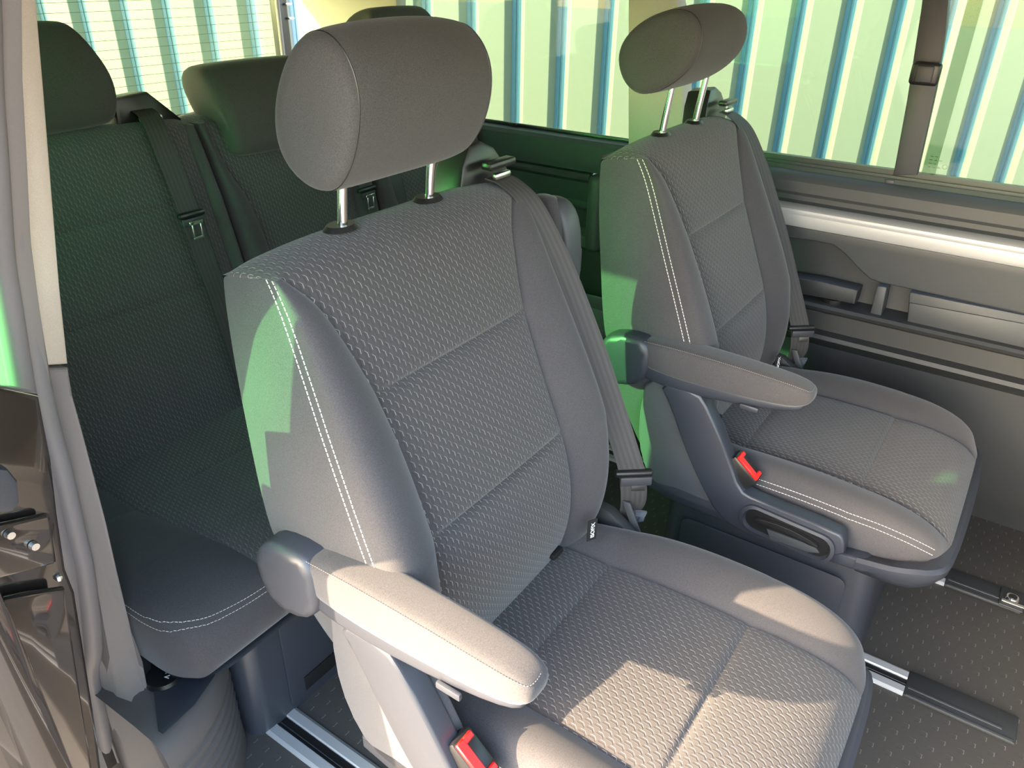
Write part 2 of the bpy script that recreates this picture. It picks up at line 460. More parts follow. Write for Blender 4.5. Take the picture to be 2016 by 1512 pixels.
# divider with latch, traced at its real distance
slab('window_divider', [P(1823, -60, 'x', 1.545), P(1873, -60, 'x', 1.545), P(1862, 60, 'x', 1.545), P(1843, 175, 'x', 1.545), P(1822, 270, 'x', 1.545), P(1805, 345, 'x', 1.545), P(1758, 345, 'x', 1.545), P(1763, 320, 'x', 1.545), P(1785, 200, 'x', 1.545), P(1813, 20, 'x', 1.545)], (.024, 0, 0), PL_DARK, w1, .003)
q = P(1822, 145, 'x', 1.53)
box('window_latch', q, (.022, .060, .048), PL_BLACK, w1, .008, seg=3)
box('latch_grip', q + Vector((-.012, 0, 0)), (.008, .034, .034), PL_DARK, w1, .004)
q = P(1752, 358, 'x', 1.535); box('window_stop', q, (.02, .022, .014), PL_DARK, w1, .004)
# glass marking, tiny print at the corner of the front pane
cp = P(1835, 322, 'x', 1.5715)
bm = bmesh.new()
for r_ in range(4):
    for c_ in range(3 - (r_ % 2)):
        rbox(bm, cp + Vector((0, -.010 * c_ + .004, .008 * r_ - .008)), (.0006, .006, .0014), 0)
for k in range(16):
    a = k / 16 * 2 * math.pi; rbox(bm, cp + Vector((0, -.028 + .005 * math.cos(a), -.004 + .005 * math.sin(a))), (.0006, .0012, .0012), 0)
bm_obj('glass_marking', bm, WIRE, w1)
# C pillar (far side) between windows
cpil = slab('trim_5', [P(1236, -60, 'x', 1.49), P(1318, -60, 'x', 1.49), P(1345, 60, 'x', 1.49), P(1345, 300, 'x', 1.49), P(1236, 290, 'x', 1.49)], (.06, 0, 0), GREYLINER, None, .006); struct(cpil, 'taupe covered pillar between the far side windows')
# rear side window + trim
rl = extrude_profile('wall_rear_right', [(1.60, -.01), (1.55, .02), (1.535, .30), (1.52, .60), (1.50, .66)], .36, YR, PL_TRIM2); struct(rl)
# moulded pocket panel
pk = extrude_profile('trim_6', [(1.535, .865), (1.50, .862), (1.490, .852), (1.488, .80), (1.495, .775), (1.52, .772)], .36, 1.75, PL_TRIM); struct(pk, 'moulded upper trim below the rear side window')
pk2 = extrude_profile('trim_7', [(1.52, .772), (1.495, .768), (1.487, .760), (1.490, .752), (1.53, .745), (1.575, .72), (1.585, .66), (1.56, .615), (1.51, .60), (1.49, .585), (1.492, .55), (1.54, .52)], .47, 1.75, PL_TRIM); struct(pk2, 'hollow storage tray moulding under the rear side window')
box('pocket_end', (1.52, .45, .655), (.075, .05, .23), PL_TRIM, pk2, .02, seg=4)
w2 = box('window_2', (1.545, .80, 1.35), (.03, .98, .06), PL_DARK); struct(w2, 'fixed rear side window')
box('pane', (1.55, .80, 1.10), (.004, .86, .50), G_SIDE, w2, 0)
box('lower_seal', (1.538, .80, .868), (.012, .86, .012), PL_BLACK, w2, .003)
q = P(1010, 244, 'x', 1.53); box('seal_clip', q, (.01, .03, .008), PL_BLACK, w2, .003)
dp = slab('trim_8', [P(592, -60, 'x', 1.50), P(778, -60, 'x', 1.50), P(782, 60, 'x', 1.50), (1.50, 1.19, .86), (1.50, 1.68, .86)], (.05, 0, 0), BEIGE, None, .01); struct(dp, 'beige rear pillar trim in sunlight')
# rear end: tailgate with window
w3 = box('window_3', (.72, 1.79, 1.385), (1.70, .05, .07), PL_DARK); struct(w3, 'heated rear window with thin horizontal wires')
box('tailgate_lower', (.72, 1.80, .40), (1.70, .05, .86), PL_TRIM2, w3, .01)
box('tailgate_edge', (1.545, 1.79, 1.10), (.05, .04, .56), PL_BLACK, w3, .008)
box('tailgate_edge', (-.10, 1.79, 1.10), (.06, .04, .56), PL_BLACK, w3, .008)
box('pane', (.72, 1.80, 1.10), (1.62, .004, .54), G_REAR, w3, 0)
for px, py in [(572, 36), (566, 8)]:
    q = P(px, py, 'y', 1.765); box('edge_clip', q, (.025, .02, .008), STEEL, w3, .003)
tube('tailgate_seal', [(1.515, 1.762, .85), (1.52, 1.762, 1.35)], .008, RUBBER, w3)
for k in range(17):
    z = .872 + .0262 * k
    box('heater_wire', (.71, 1.797, z), (1.60, .0012, .0011), WIRE, w3, 0)
sh = box('parcel_ledge', (.72, 1.70, .835), (1.66, .12, .03), PL_TRIM2, w3, .008)
# ceiling and headers
ce = box('ceiling', (.73, .02, 1.43), (1.76, 3.56, .03), GREYLINER, None, .005); struct(ce, 'pale roof lining')
hdr = box('trim_9', (-.15, .04, 1.385), (.10, 3.5, .09), PL_PILLAR, None, .02); struct(hdr, 'door opening header')
hdr2 = box('trim_10', (1.56, -.2, 1.40), (.08, 3.0, .05), GREYLINER, None, .01); struct(hdr2, 'roof edge lining above the side windows')
ff = box('wall_light_block', (.72, -1.70, .52), (1.7, .04, 1.12), PL_DARK, None, .01); struct(ff, 'unseen block in place of the cab seats, holding back front light')  # out of view, stands in for the cab seats, raised to cut front light

# near side rear quarter (behind the opening): wall below window, window glass, rear part
nq = box('wall_rear_left', (-.14, 1.12, .40), (.06, 1.32, .86), PL_TRIM2, None, .01); struct(nq, 'near side rear quarter trim')
w4 = box('window_4', (-.16, 1.12, 1.36), (.05, 1.30, .08), PL_DARK); struct(w4, 'near side rear window')
box('pane', (-.165, 1.10, 1.10), (.004, 1.26, .52), glass_mat('clear glass', (.93, .97, .93, 1)), w4, 0)
box('rear_post', (-.14, 1.74, 1.10), (.07, .10, .56), BEIGE, w4, .01)

# ------------------------------------------------------------------ near door pillar (left edge of picture)
def column(name, left, right, ax, val, off, mat, bev, ch=0, vl=-.135):
    pts = [P(a, b, ax, vl) for a, b in left] + [P(a, b, ax, val) for a, b in right[::-1]]
    o = slab(name, pts, off, mat, None, bev, ch, seg=3); return struct(o)
pb = column('trim_11', [(8, -80), (20, 0), (38, 200), (52, 400), (66, 600), (80, 722)],
            [(68, -80), (75, 0), (90, 180), (104, 360), (120, 560), (137, 718)], 'x', -.095, (-.004, .03, 0), BEIGE, .006)
pb['label'] = 'beige upper cover of the near door pillar'
pl = column('trim_12', [(80, 726), (90, 790), (112, 870), (140, 960), (165, 1060), (190, 1200), (212, 1290), (205, 1330), (222, 1420), (250, 1512), (275, 1620)],
            [(136, 724), (146, 780), (165, 850), (186, 930), (212, 1030), (232, 1120), (262, 1250), (283, 1305), (298, 1380), (318, 1450), (345, 1520), (380, 1620)], 'x', -.095, (-.004, .03, 0), PL_PILLAR, .005)
pl['label'] = 'taupe lower cover of the near door pillar'
LIP = [(-60, -220), (-45, -80), (-36, 0), (-28, 170), (-14, 330), (0, 500), (16, 600), (38, 730), (56, 830), (82, 930), (110, 1050), (130, 1130), (148, 1270), (150, 1330), (166, 1420), (188, 1520)]
ed = [P(a, b, 'x', -.175) + Vector((0, .010, 0)) for a, b in LIP]
ed = ed + [Vector((-.175, .46, max(.0, ed[-1].z))), Vector((-.175, .46, ed[0].z))]
struct(slab('trim_15', ed, (.035, 0, 0), PL_PILLAR, None, .003), 'body flange carrying the door seal')
# rubber seal tube following the opening
sp = [P(a, b, 'x', -.150) for a, b in [(-18, -80), (-10, 0), (0, 170), (15, 330), (30, 500), (45, 600), (68, 730), (90, 830), (118, 930), (146, 1050), (164, 1130), (181, 1270), (176, 1330), (195, 1420), (214, 1520), (236, 1620)]]
so = tube('trim_13', catmull(sp, 6), .0145, RUBBER, None, 14); struct(so, 'rounded rubber door seal')
sp = [P(a, b, 'x', -.170) for a, b in LIP]
so2 = tube('trim_14', catmull(sp, 6), .013, RUBBER, None, 14); struct(so2, 'outer lip of the door seal')

# lower arch cover by the bench foot
bm = bmesh.new()
cx, cy = -.155, .475
def arc(r, z, n=18):
    q = [Vector((cx + r * math.sin(a), cy - r * math.cos(a), z)) for a in [math.radians(2 + 54 * k / (n - 2)) for k in range(n - 1)]]
    e = q[-1]; return q + [Vector((e.x, .62, z)), Vector((cx + .02, .62, z))]
prof = [(.236, .0), (.234, .03)]
for k in range(6):
    z = .045 + k * .026; prof += [(.234, z), (.229, z + .004), (.229, z + .015), (.234, z + .019)]
prof += [(.233, .208), (.225, .232), (.205, .246), (.16, .250), (.02, .252)]
rings = [[bm.verts.new(v) for v in arc(r, z)] for r, z in prof]
for i in range(len(rings) - 1):
    for k in range(18): 
        try: bm.faces.new([rings[i][k], rings[i][k + 1], rings[i + 1][k + 1], rings[i + 1][k]])
        except ValueError: pass
bmesh.ops.remove_doubles(bm, verts=bm.verts, dist=.0002); bmesh.ops.recalc_face_normals(bm, faces=bm.faces)
arch = bm_obj('wheel_arch_cover', bm, simple('taupe step plastic', srgb(84, 80, 79), .5, grain=.2), None); tag(arch, 'rounded dark arch cover with ribbed band beside the bench foot', 'cover')
pc = P(322, 1330, 'z', .257)
slab('cover_inlay', [P(a, b, 'z', .2525) for a, b in [(296, 1300), (430, 1296), (424, 1330), (384, 1388), (322, 1446), (312, 1440)]], (0, 0, .002), PL_BLUE, arch, .0008)
bm = bmesh.new()
bmesh.ops.create_cone(bm, cap_ends=True, segments=28, radius1=.030, radius2=.027, depth=.008, matrix=Matrix.Translation(pc))
so_ = bm_obj('socket_cap', bm, PL_BLACK, arch)
def text(name, body, size, mat, loc, rx, parent, ext=.0003):
    c = bpy.data.curves.new(name, 'FONT'); c.body = body; c.size = size; c.extrude = ext; c.align_x = 'CENTER'; c.align_y = 'CENTER'
    t = bpy.data.objects.new(name, c); COL.objects.link(t)
    dg = bpy.context.evaluated_depsgraph_get(); me = bpy.data.meshes.new_from_object(t.evaluated_get(dg))
    bpy.data.objects.remove(t); o = bpy.data.objects.new(name, me); COL.objects.link(o)
    me.materials.append(mat); me.transform(Matrix.Translation(loc) @ rx.to_4x4())
    if parent: attach(o, parent)
    return o
text('cap_print', '12 V', .012, WHITE, pc + Vector((.005, -.006, .005)), Matrix.Rotation(math.radians(-140), 3, 'Z'), arch)

# ------------------------------------------------------------------ sliding door, slid back past the pillar
door = empty('sliding_door', (-.30, .20, -.2), 'black painted sliding door slid open, its front edge beside the pillar', 'door')
YD = .14
def dface(name, pix, mat, depth, y=YD, bev=.004, ch=0):
    return slab(name, [P(a, b, 'y', y) for a, b in pix], (0, depth, 0), mat, door, bev, ch)
dface('door_edge', [(-300, 700), (80, 780), (104, 905), (116, 1010), (132, 1120), (150, 1165), (190, 1420), (225, 1700), (-300, 1800)], PAINT, .03, YD + .02, .006)
dface('edge_step', [(-260, 1235), (52, 1172), (130, 1160), (150, 1300), (190, 1560), (100, 1560)], PAINT, .012, YD, .004)
dface('edge_step', [(-120, 1062), (100, 1012), (114, 1110), (-120, 1172)], PAINT, .010, YD + .004, .004)
dface('lock_plate', [(-60, 915), (18, 925), (38, 950), (42, 990), (28, 1008), (-60, 1022)], PL_DARK, .02, YD - .006, .005)
for a, b in [(20, 1053), (68, 1075)]:
    q = P(a, b, 'y', YD); bm = bmesh.new()
    bmesh.ops.create_cone(bm, cap_ends=True, segments=16, radius1=.005, radius2=.004, depth=.006, matrix=Matrix.Translation(q) @ Matrix.Rotation(math.pi / 2, 4, 'X'))
    bm_obj('screw', bm, STEEL, door)
q = P(114, 1136, 'y', YD); box('bump_stop', q, (.008, .012, .008), STEEL, door, .004)
dface('edge_groove', [(50, 1380), (62, 1380), (150, 1600), (125, 1600)], PL_BLACK, .004, YD + .012, .001)
box('door_skin', (-.355, .86, .345), (.05, 1.2, 1.09), PAINT, door, .02)
slab('door_frame', [(-.29, .135, .83), (-.29, .09, .87), (-.29, .04, .95), (-.29, .015, 1.1), (-.29, -.03, 1.33), (-.29, .12, 1.36), (-.29, .165, 1.25), (-.29, .215, 1.12), (-.29, .205, .83)], (-.03, 0, 0), PL_BLACK, door, .006)
box('door_inner_panel', (-.31, .195, .345), (.04, .15, 1.09), PAINT, door, .01)
box('door_frame', (-.315, 1.42, 1.10), (.05, .07, .52), PL_BLACK, door, .008)
box('door_frame', (-.315, .75, 1.415), (.05, 1.44, .04), PL_BLACK, door, .008)
box('door_glass', (-.305, .80, 1.115), (.004, 1.24, .57), G_DOOR, door, 0)

# ------------------------------------------------------------------ floor rails
def floor_rail(xc, y0, y1, label, cap=None, anchor=None):
    r = empty('floor_rail', (xc, (y0 + y1) / 2, 0), label, 'rail', 'aluminium seat rails in the floor')
    prof = [(-.036, 0), (-.036, .003), (-.030, .0065), (-.013, .0065), (-.011, .004), (-.011, .0), (.011, .0), (.011, .004), (.013, .0065), (.030, .0065), (.036, .003), (.036, 0)]
    for s in (0, 1):
        p = prof[:6] if s == 0 else prof[6:]
        mid = prof[:6] if s == 0 else prof[6:]
        vs = []; 
        for y in (y0, y1): vs += [(xc + a, y, z) for a, z in mid]
        fs = [(i, i + 1, i + 7, i + 6) for i in range(5)] + [tuple(range(6)), tuple(range(11, 5, -1))] + [(0, 6, 11, 5)]
        o = mk('rail_flange', vs, fs, ALU, r, False)
    box('rail_channel', (xc, (y0 + y1) / 2, .0012), (.020, y1 - y0, .0024), PL_BLACK, r, 0)
    tube('channel_lip', [(xc - .004, y0, .003), (xc - .004, y1, .003)], .0012, PL_DARK, r, 6)
    if cap:
        bm = bmesh.new(); L = cap
        rbox(bm, (xc, y0 - L / 2, .004), (.074, L, .008), .003)
        bm_obj('end_cap', bm, PL_TRIM2, r)
        box('cap_rib', (xc - .014, y0 - L / 2 + .01, .0085), (.006, L - .03, .003), PL_TRIM, r, .001)
        box('cap_rib', (xc - .034, y0 - L / 2, .008), (.008, L - .01, .003), PL_TRIM, r, .001)
    if anchor:
        q = P(*anchor, 'z', .01)
        box('anchor_plate', q, (.07, .05, .006), PL_TRIM2, r, .003)
        bm = bmesh.new(); bmesh.ops.create_cone(bm, cap_ends=True, segments=24, radius1=.016, radius2=.013, depth=.006, matrix=Matrix.Translation(q + Vector((0, 0, .005))))
        bm_obj('anchor_ring', bm, CHROME, r)
        bm = bmesh.new(); bmesh.ops.create_cone(bm, cap_ends=True, segments=24, radius1=.009, radius2=.009, depth=.004, matrix=Matrix.Translation(q + Vector((0, 0, .008))))
        bm_obj('anchor_bolt', bm, PL_BLACK, r)
        box('anchor_bar', q + Vector((-.022, -.004, .006)), (.01, .05, .004), CHROME, r, .001)
    return r
floor_rail(.100, -1.4, 1.6, 'aluminium floor rail running from the bench foot under the near seat')
floor_rail(.905, -.672, 1.6, 'aluminium floor rail with black end cap at the foot of the far seat', cap=.20)
floor_rail(1.305, -.690, 1.6, 'aluminium floor rail beside the side wall with a chrome anchor', cap=.16, anchor=(1992, 1180))

# ------------------------------------------------------------------ upholstered pads
def interp(tab, t):
    """tab: list of (t, v...) sorted; linear"""
    if t <= tab[0][0]: return tab[0][1:]
    for a, b in zip(tab, tab[1:]):
        if t <= b[0]:
            k = (t - a[0]) / (b[0] - a[0]); return tuple(x + (y - x) * k for x, y in zip(a[1:], b[1:]))
    return tab[-1][1:]

from mathutils.bvhtree import BVHTree
trees = {}
def tree(objs):
    dg = bpy.context.evaluated_depsgraph_get(); dg.update(); vs = []; fs = []
    for o in objs:
        e = o.evaluated_get(dg); me = e.to_mesh(); b0 = len(vs)
        vs += [v.co.copy() for v in me.vertices]; fs += [tuple(i + b0 for i in p.vertices) for p in me.polygons]; e.to_mesh_clear()
    return BVHTree.FromPolygons(vs, fs)
def snap(pts, objs, off, tr=None):
    tr = tr or tree(objs); out = []
    for p in pts:
        loc, nor, i, d = tr.find_nearest(Vector(p))
        out.append(loc + nor * off)
    return out

def pad(root, rows, cap, nside=4, knit=F_KNIT, plain=F_PLAIN, back=PL_DARK, cap_knit='all', names=('centre_panel', 'side_cover', 'back_cover'), puff=.010, caph=None, do_back=True, lat=Vector((1, 0, 0)), sub=2, ci=0):
    """rows: (Fy,Fz,Ry,Rz,x0,x1,sL,sR,b,groove): F = middle of the front surface, R = rear; sL,sR seam x.
       cap: list of (y,z) between the last F and the last R."""
    def frontpts(r, ci=ci):
        Fy, Fz, Ry, Rz, x0, x1, sL, sR, b, g = r
        n = Vector((0, Fy - Ry, Fz - Rz)).normalized(); F = Vector((0, Fy, Fz))
        q = []
        def add(x, w): q.append(Vector((x, 0, 0)) + F + n * w)
        wl = sL - x0
        add(x0 + ci, -.012 + b * .25); add(x0 + wl * .13, b * .62); add(x0 + wl * .38, b); add(x0 + wl * .70, b * .70); add(sL - wl * .09, b * .22); add(sL, -.003)
        w = sR - sL; gg = -g
        add(sL + .010, puff * .5 + gg * .6); add(sL + w * .2, puff * .9 + gg); add(sL + w * .5, puff + gg); add(sR - w * .2, puff * .9 + gg); add(sR - .010, puff * .5 + gg * .6)
        wr = x1 - sR
        add(sR, -.003); add(sR + wr * .09, b * .22); add(x1 - wr * .70, b * .70); add(x1 - wr * .38, b); add(x1 - wr * .13, b * .62); add(x1 - ci, -.012 + b * .25)
        return q
    NC = 17; SL, SR = 5, 11
    global trees
    Fg = [frontpts(r) for r in rows]
    # side columns: from stitch edge to rear
    def side(r, fp, x, sgn):
        R = Vector((x + sgn * .004, r[2], r[3])); F = fp.copy(); out = []
        for k in range(nside + 1):
            t = k / nside; p = F.lerp(R, t); p.x += -sgn * .006 * math.sin(math.pi * t); out.append(p)
        return out
    SLg = [side(r, f[0], r[4], 1) for r, f in zip(rows, Fg)]
    SRg = [side(r, f[-1], r[5], -1) for r, f in zip(rows, Fg)]
    # cap patch
    top = Fg[-1]; rt = rows[-1]; K = nside
    caps = [top]
    cpl = [Vector((0, rt[0], rt[1]))] + [Vector((0, a, b_)) for a, b_ in cap] + [Vector((0, rt[2], rt[3]))]
    for k in range(1, K + 1):
        t = k / K
        i = t * (len(cpl) - 1); i0 = min(int(i), len(cpl) - 2); mid = cpl[i0].lerp(cpl[i0 + 1], i - i0)
        row = []
        for c in range(NC):
            u = c / (NC - 1)
            x = top[c].x
            e = min(1.0, min(abs(x - rt[4]), abs(rt[5] - x)) / .05)   # blend to side edge
            L = SLg[-1][k] if u < .5 else SRg[-1][k]
            m = Vector((x, mid.y, mid.z))
            edge = Vector((x, L.y, L.z))
            p = edge.lerp(m, e ** .6)
            if c == 0: p = SLg[-1][k].copy()
            if c == NC - 1: p = SRg[-1][k].copy()
            row.append(p)
        caps.append(row)
    # arc length for v
    vv = [0]
    for a, b_ in zip(Fg, Fg[1:]): vv.append(vv[-1] + (b_[8] - a[8]).length)
    cv = [vv[-1]]
    for a, b_ in zip(caps, caps[1:]): cv.append(cv[-1] + (b_[8] - a[8]).length)
    class G:
        def __init__(s): s.v = []; s.uv = []; s.f = []; s.ix = {}
        def add(s, key, p, uv):
            if key not in s.ix: s.ix[key] = len(s.v); s.v.append(p); s.uv.append(uv)
            return s.ix[key]
        def quad(s, ks): s.f.append(tuple(s.ix[k] for k in ks))
    A, B, C = G(), G(), G()
    def cell(g, kind, r, c):
        ks = []
        for dr, dc in ((0, 0), (0, 1), (1, 1), (1, 0)):
            rr, cc = r + dr, c + dc
            if kind == 'F': p = Fg[rr][cc]; key = ('F', rr, cc); uv = (p.x, vv[rr])
            elif kind == 'T':
                p = caps[rr][cc]; uv = (p.x, cv[rr]); key = ('T', rr, cc)
                if rr == 0: key = ('F', len(rows) - 1, cc)
                elif cc == 0: key = ('L', len(rows) - 1, rr)
                elif cc == NC - 1: key = ('R', len(rows) - 1, rr)
            elif kind == 'L':
                p = SLg[rr][cc]; key = ('L', rr, cc) if cc else ('F', rr, 0); uv = (p.y, vv[rr])
            elif kind == 'R':
                p = SRg[rr][cc]; key = ('R', rr, cc) if cc else ('F', rr, NC - 1); uv = (p.y, vv[rr])
            g.add(key, p, uv); ks.append(key)
        if kind == 'L': ks = ks[::-1]
        g.quad(ks)
    for r in range(len(rows) - 1):
        for c in range(NC - 1): cell(A if SL <= c < SR else (B if c < 8 else C), 'F', r, c)
        for c in range(nside): cell(B, 'L', r, c); cell(C, 'R', r, c)
    for r in range(K):
        for c in range(NC - 1):
            cell(A if (cap_knit == 'all' or SL <= c < SR) else (B if c < 8 else C), 'T', r, c)
    oa = mk(names[0], A.v, A.f, knit, root, True, A.uv, sub)
    ob = mk(names[1], B.v, B.f, plain, root, True, B.uv, sub)
    oc = mk(names[1], C.v, C.f, plain, root, True, C.uv, sub)
    if do_back:
        bv = []; bf = []
        for r in range(len(rows)):
            a, b_ = SLg[r][-1], SRg[r][-1]
            n = Vector((0, rows[r][2] - rows[r][0], rows[r][3] - rows[r][1])).normalized()
            bv += [a, a.lerp(b_, .08) + n * .018, a.lerp(b_, .92) + n * .018, b_]
            if r:
                for k in range(3): bf.append((4 * (r - 1) + k, 4 * r + k, 4 * r + k + 1, 4 * (r - 1) + k + 1))
        e = 4 * (len(rows) - 1); bf.append((e, e + 1, e + 2, e + 3)); bf.append((3, 2, 1, 0))
        mk(names[2], bv, bf, back, root, True)
    # limit positions of the stitch column (left and right)
    dg = bpy.context.evaluated_depsgraph_get(); dg.update()
    lim = {}
    for o_, g_ in ((ob, B), (oc, C)):
        me = o_.evaluated_get(dg).to_mesh(); lim.update({k: me.vertices[i].co.copy() for k, i in g_.ix.items()})
        o_.evaluated_get(dg).to_mesh_clear()
    trees[root.name + names[1]] = tree([oa, ob, oc])
    lines = []
    for side_, key in ((0, 'L'), (NC - 1, 'R')):
        base = [lim[('F', r, side_)] for r in range(len(rows))]
        s1 = [lim[(key, r, 1)] for r in range(len(rows))]
        s2 = [lim[('F', r, 1 if side_ == 0 else NC - 2)] for r in range(len(rows))]
        ctr = Vector(((rows[0][4] + rows[0][5]) / 2, 0, 0))
        for off, src in ((.0062, s1), (.0050, s2)):
            ln = []
            for p, q_ in zip(base, src):
                d = (q_ - p); L_ = d.length
                ln.append(p + d.normalized() * min(off, L_ * .8))
            lines.append((side_, ln))
    return oa, ob, lines, lim

def stitches(root, lines, n=10, r=.0007, dash=.0046, gap=.0016, name='stitching', tr=None, mat=None):
    bm = bmesh.new()
    for ln in lines:
        pts = catmull(ln, n)
        if tr: pts = snap(pts, None, .0003, tr)
        # walk
        L = [0]
        for a, b in zip(pts, pts[1:]): L.append(L[-1] + (b - a).length)
        def at(s):
            for i in range(len(L) - 1):
                if s <= L[i + 1]:
                    k = (s - L[i]) / max(1e-9, L[i + 1] - L[i]); return pts[i].lerp(pts[i + 1], k)
            return pts[-1]
        s = 0
        while s + dash < L[-1]:
            a, b = at(s), at(s + dash); m = at(s + dash / 2)
            tube_into(bm, [a, m, b], r, 4, False); s += dash + gap
    o = bm_obj(name, bm, mat or THREAD, root); o['kind'] = 'stuff'
    return o

# ------------------------------------------------------------------ single swivel seat
def ycz(z):
    return interp([(.33, -.085), (.42, -.105), (.475, -.122), (.56, -.126), (.66, -.104), (.75, -.068), (.846, -.026), (.93, .008), (.975, .027), (.997, .042), (1.2, .05)], z)[0]
def yrz(z):
    return interp([(.33, -.035), (.44, .01), (.55, .045), (.69, .085), (.81, .105), (.89, .120), (.96, .128), (1.0, .130)], z)[0]
def make_seat():
    root = empty('swivel_seat', (.27, -.25, 0), 'nearest dark grey single seat with sunlight across its cushion', 'seat', 'single seats of the middle row')
    rows = []
    G1, G2 = .846, .66
    zs = [.36, .42, .48, .54, .60, .645, .655, .66, .665, .675, .72, .78, .83, .841, .846, .851, .862, .90, .94, .965, .985, .998]
    for z in zs:
        hw, = interp([(.36, .205), (.42, .225), (.48, .243), (.53, .255), (.60, .265), (.69, .270), (.80, .262), (.89, .252), (.96, .245), (1.0, .240)], z)
        sl_, = interp([(.36, .10), (.50, .092), (.58, .090), (.66, .100), (.76, .104), (.85, .096), (.92, .080), (.965, .062), (.985, .045), (.998, .034)], z)
        b, = interp([(.36, .02), (.50, .034), (.70, .040), (.85, .030), (.95, .016), (.998, .004)], z)
        g = .015 if z in (G1, G2) else (.004 if abs(z - G1) < .007 or abs(z - G2) < .007 else 0)
        rows.append((ycz(z), z, yrz(z), z - .012, .258 - hw, .258 + hw, sl_, .512 - sl_, b, g))
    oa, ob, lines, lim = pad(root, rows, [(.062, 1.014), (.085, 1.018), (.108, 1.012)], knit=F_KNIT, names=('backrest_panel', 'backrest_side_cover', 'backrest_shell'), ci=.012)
    stitches(root, [l[1][1:] for l in lines], tr=trees[root.name + 'backrest_side_cover'])
    # --- cushion
    crow = []
    for y, z, zr, x0, x1, sl_, sr_, b, g in [
        (-.03, .425, .33, .040, .480, .130, .420, .012, 0), (-.10, .425, .32, .030, .500, .125, .425, .022, 0), (-.17, .425, .31, .024, .520, .120, .428, .026, 0),
        (-.194, .424, .305, .022, .530, .120, .430, .027, .0), (-.200, .423, .305, .022, .532, .120, .430, .027, .009), (-.206, .424, .305, .022, .534, .120, .430, .027, 0),
        (-.26, .428, .30, .020, .548, .118, .432, .027, 0), (-.34, .430, .30, .018, .556, .116, .434, .026, 0), (-.420, .427, .30, .018, .560, .115, .436, .023, 0),
        (-.428, .426, .30, .018, .560, .115, .436, .023, .0), (-.434, .425, .30, .018, .560, .115, .436, .023, .009), (-.440, .426, .30, .018, .560, .115, .436, .022, 0),
        (-.49, .424, .302, .022, .560, .112, .440, .018, 0), (-.54, .415, .305, .030, .556, .108, .444, .012, 0), (-.572, .402, .308, .042, .548, .104, .450, .007, 0), (-.590, .388, .312, .058, .536, .104, .452, .004, 0)]:
        crow.append((y, z, y + (.01 if y < -.5 else 0), zr, x0, x1, sl_, sr_, b, g))
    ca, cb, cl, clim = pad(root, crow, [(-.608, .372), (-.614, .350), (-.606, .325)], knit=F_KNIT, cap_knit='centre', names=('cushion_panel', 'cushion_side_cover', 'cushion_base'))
    stitches(root, [l[1][2:] for l in cl], tr=trees[root.name + 'cushion_side_cover'])
    # --- shell below the cushion: side pan, both sides, front lip
    pan = [(-.05, .37), (-.05, .325), (-.30, .322), (-.44, .325), (-.50, .330), (-.50, .358), (-.43, .352), (-.30, .36)]
    for x, w in ((-.012, .034), (.522, .020)):
        slab('seat_pan_side', [(x, a, b) for a, b in pan], (w, 0, 0), PL_BLUE, root, .006, 1, 3)
    plan = catmull([(-.012, -.47, 0), (-.010, -.54, 0), (.012, -.592, 0), (.07, -.614, 0), (.28, -.620, 0), (.47, -.614, 0), (.520, -.590, 0), (.538, -.54, 0), (.540, -.47, 0)], 4)
    secs = []
    for k_, p in enumerate(plan):
        dz = -.016 * max(0, 1 - min(k_, len(plan) - 1 - k_) / 6)
        d = (plan[min(k_ + 1, len(plan) - 1)] - plan[max(k_ - 1, 0)]).normalized(); nrm = Vector((d.y, -d.x, 0))
        secs.append([(p.x + nrm.x * o_, p.y + nrm.y * o_, z_ + (dz if z_ > .33 else 0)) for o_, z_ in ((-.03, .366), (-.003, .372), (.004, .366), (.003, .352), (-.012, .325), (-.030, .305), (-.055, .298), (-.06, .32))])
    loft('seat_pan_front', secs, PL_BLUE, root)
    # --- recliner bracket: arm rising to the armrest and buckle tray (left side)
    br = [(-.055, .60), (-.135, .605), (-.165, .57), (-.215, .485), (-.245, .425), (-.275, .418), (-.43, .412), (-.445, .40), (-.45, .362), (-.37, .335), (-.27, .330), (-.21, .350), (-.165, .41), (-.125, .475), (-.088, .55)]
    slab('side_bracket', [(-.034, a, b) for a, b in br], (.036, 0, 0), PL_BLUE, root, .006, 1, 3)
    tr = rrect(.165, .052, .024, 5)
    c, s = math.cos(math.radians(-4)), math.sin(math.radians(-4))
    def trp(sx, sy, x): return [(x, -.345 - (a * sx * c - b * sy * s), .372 + (a * sx * s + b * sy * c)) for a, b in tr]
    loft('release_tray', [trp(1.08, 1.2, -.032), trp(1.08, 1.2, -.040), trp(1.0, 1.0, -.042), trp(.96, .9, -.034)], PL_BLUE, root)
    slab('release_tray_floor', trp(.95, .88, -.0352), (.002, 0, 0), PL_BLACK, root, 0)
    slab('release_handle', [(-.044, -.285, .385), (-.044, -.345, .390), (-.044, -.405, .378), (-.044, -.405, .366), (-.044, -.345, .376), (-.044, -.285, .372)], (.008, 0, 0), PL_BLACK, root, .002, 1)
    slab('tray_pad', [(-.040, -.31, .366), (-.040, -.40, .368), (-.040, -.41, .358), (-.040, -.39, .350), (-.040, -.32, .348)], (.004, 0, 0), PL_TRIM, root, .001)
    # --- felt covered side skirt
    sk_ = [(-.02, .60), (-.13, .60), (-.20, .50), (-.24, .40), (-.24, .335), (-.135, .335), (-.065, .345), (-.028, .40), (-.012, .48)]
    slab('side_skirt', [(-.012, a, b) for a, b in sk_], (.03, 0, 0), F_CARPET, root, .006, 1, 3)
    sk_ = [(-.0, .55), (-.07, .55), (-.09, .48), (-.11, .40), (-.11, .335), (-.04, .34), (-.012, .42)]
